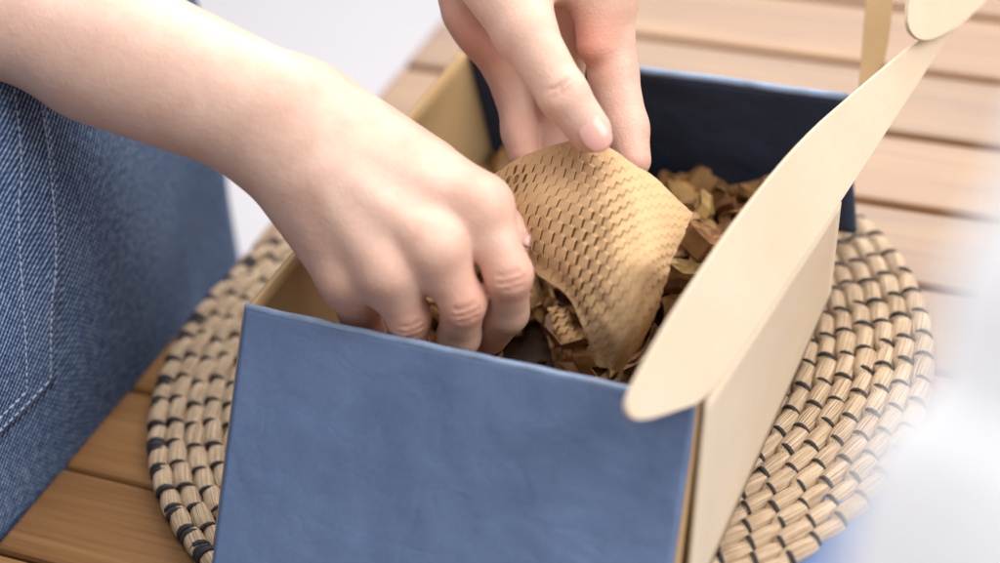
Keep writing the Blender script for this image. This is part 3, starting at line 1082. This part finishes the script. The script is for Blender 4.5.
# ------------------------------------------------------------------ denim apron
def apron_pt(th, z):
    """th: angle round the body (0 faces the table)"""
    ax_, ay_ = 0.148, 0.212
    cx, cy = -0.353, -0.008
    c, s = math.cos(th), math.sin(th)
    e = 0.62
    x = ax_ * math.copysign(abs(c) ** e, c)
    y = ay_ * math.copysign(abs(s) ** 0.78, s)
    sw = 1 + 0.06 * (z - 0.05)
    fold = 0.0045 * math.sin(th * 7.0 + 1.3 + z * 4) * math.exp(-((th - 0.62) / 0.5) ** 2) + 0.0025 * ns((th * 2.2, z * 6, 0.3), 1.0) + 0.0012 * ns((th * 7, z * 16, 1.3), 1.0)
    belly = 0.008 * math.exp(-((z - 0.09) / 0.09) ** 2)
    rr = sw + (fold + belly) / 0.15
    return np.array([cx + x * rr, cy + y * rr * (1 - 1.1 * max(0.0, z - 0.16)), z])
def apron_patch(t0, t1, z0, z1, nt, nz, off=0.0):
    v, uv = [], []
    for i in range(nt):
        th = t0 + (t1 - t0) * i / (nt - 1)
        for j in range(nz):
            z = z0 + (z1 - z0) * j / (nz - 1)
            p = apron_pt(th, z)
            if off:
                q = apron_pt(th + 0.01, z) - apron_pt(th - 0.01, z)
                n = np.cross(q, (0, 0, 1.0)); n /= np.linalg.norm(n)
                p = p + n * off
            v.append(p); uv.append((th * 0.16, z))
    return v, grid_faces(nt, nz), uv
v, f, uv = apron_patch(-1.95, 1.95, -0.33, 0.345, 160, 100)
APRON = mesh_obj('apron', v, f, M_DENIM, PERSON, True, uv)
solidify(APRON, 0.0016, 1)
def apron_hit(px, py):
    d = FW + (px - 500) / FPX * RT - (py - 281.5) / FPX * UP
    best = None
    for x in np.linspace(-0.30, -0.17, 260):
        p = CAM + d * ((x - CAM[0]) / d[0])
        th = None
        # find angle whose y matches at this height
        lo_, hi_ = -1.5, 1.5
        for _ in range(28):
            mid = (lo_ + hi_) / 2
            if apron_pt(mid, p[2])[1] < p[1]:
                lo_ = mid
            else:
                hi_ = mid
        e = abs(apron_pt(lo_, p[2])[0] - x)
        if best is None or e < best[0]:
            best = (e, lo_, p[2])
    return best[1], best[2]
tA, zA = apron_hit(40, 100)
tB, zB = apron_hit(50, 372)
print('pocket', tA, zA, tB, zB)
zb = zB
def edge_t(z):
    return tB + (tA - tB) * (z - zB) / (zA - zB)
v, uv = [], []
for i in range(40):
    for j in range(60):
        z = zb - 0.004 + (0.30 - zb) * j / 59
        th = edge_t(z) - 0.62 + 0.62 * i / 39
        p = apron_pt(th, z)
        q = apron_pt(th + 0.01, z) - apron_pt(th - 0.01, z)
        n = np.cross(q, (0, 0, 1.0)); n /= np.linalg.norm(n)
        v.append(p + n * 0.0022); uv.append((th * 0.16 + 0.013, z + 0.007))
POCKET = mesh_obj('pocket', v, grid_faces(40, 60), M_DENIM, APRON, True, uv)
solidify(POCKET, 0.0014, 0)
def stitches(path, off):
    sv, sfc = [], []
    for (t0, z0, t1, z1) in path:
        a = np.array([t0, z0]); b = np.array([t1, z1])
        pa, pb = apron_pt(*a), apron_pt(*b)
        L = np.linalg.norm(pb - pa)
        n = int(L / 0.0031)
        for i in range(n):
            q0 = a + (b - a) * (i + 0.10) / n; q1 = a + (b - a) * (i + 0.82) / n
            e0, e1 = apron_pt(*q0), apron_pt(*q1)
            dq = apron_pt(q0[0] + 0.01, q0[1]) - apron_pt(q0[0] - 0.01, q0[1])
            nn = np.cross(dq, (0, 0, 1.0)); nn /= np.linalg.norm(nn)
            ax = (e1 - e0) / np.linalg.norm(e1 - e0)
            sd = np.cross(ax, nn)
            base = len(sv)
            for s, sc in ((0.0, 0.5), (0.25, 1.0), (0.75, 1.0), (1.0, 0.5)):
                p = e0 + (e1 - e0) * s + nn * (off + 0.0003 * sc)
                for k in range(5):
                    an = 2 * math.pi * k / 5
                    sv.append(p + sd * math.cos(an) * 0.00048 * sc + nn * math.sin(an) * 0.0004 * sc)
            for r_ in range(3):
                for k in range(5):
                    sfc.append((base + r_ * 5 + k, base + r_ * 5 + (k + 1) % 5, base + (r_ + 1) * 5 + (k + 1) % 5, base + (r_ + 1) * 5 + k))
    return sv, sfc
g1, g2 = 0.012, 0.058
E0, E1 = edge_t(zb), edge_t(0.295)
sv, sfc = stitches([(E0 - g1, zb, E1 - g1, 0.295), (E0 - g2, zb + 0.006, E1 - g2, 0.295), (E0 - 0.6, zb, E0 - g1, zb), (E0 - 0.6, zb + 0.006, E0 - g2, zb + 0.006)], 0.0030)
mesh_obj('stitching', sv, sfc, M_STITCH, APRON, True)

# ------------------------------------------------------------------ white sleeve close to the lens, blue cloth on the table
S1, S2 = K(1180, 250, 0.45), K(980, 640, 0.47)
sd_ = (S2 - S1)
pts = [S1 - sd_ * 1.2, S1 - sd_ * 0.4, S1, S1 + sd_ * 0.5, S2]
endp = np.array([0.235, -0.335, 0.036])
pts += [S2 * 0.6 + endp * 0.4, endp]
nu, nv = 60, 40
v, uv = [], []
for i in range(nu):
    t = i / (nu - 1)
    p = catmull([np.asarray(q) for q in pts], t)
    tg = catmull([np.asarray(q) for q in pts], min(t + 0.01, 1)) - catmull([np.asarray(q) for q in pts], max(t - 0.01, 0))
    tg /= np.linalg.norm(tg)
    a = np.cross(tg, FW); a /= np.linalg.norm(a)
    b = np.cross(a, tg)
    for j in range(nv):
        th = 2 * math.pi * j / nv
        rad = 0.0375 * (1 + 0.10 * ns((math.cos(th), math.sin(th), t * 5), 1.4) + 0.05 * math.sin(t * 38 + 2 * math.cos(th))) * (1 - 0.18 * t)
        v.append(p + (a * math.cos(th) + b * math.sin(th)) * rad); uv.append((t, j / nv))
f = []
for i in range(nu - 1):
    for j in range(nv):
        f.append((i * nv + j, i * nv + (j + 1) % nv, (i + 1) * nv + (j + 1) % nv, (i + 1) * nv + j))
f.append(tuple(range(nv))[::-1]); f.append(tuple((nu - 1) * nv + j for j in range(nv)))
sl = mesh_obj('white_sleeve', v, f, M_WHITE, None, True, uv)
tag(sl, 'out-of-focus white fabric sleeve leaning on the table in front of the mat', 'sleeve')
c0 = KZ(828, 548, 0.003)
nu, nv = 40, 40
v = []
for i in range(nu):
    for j in range(nv):
        x = c0[0] - 0.012 + 0.20 * i / (nu - 1) + 0.010 * ns((j * 0.1, 0, 0), 1.0)
        y = c0[1] + 0.028 - 0.16 * j / (nv - 1) + 0.18 * i / (nu - 1) * 0.35
        v.append((x, y, 0.0035 + 0.0022 * abs(ns((x, y, 0), 40)) + 0.0012 * math.sin(x * 90 + y * 60) ** 2))
bc = mesh_obj('blue_cloth', v, grid_faces(nu, nv), M_BLUECLOTH, None, True)
solidify(bc, 0.0022, 0)
tag(bc, 'plain blue cloth lying on the slats against the rim of the woven mat', 'cloth')
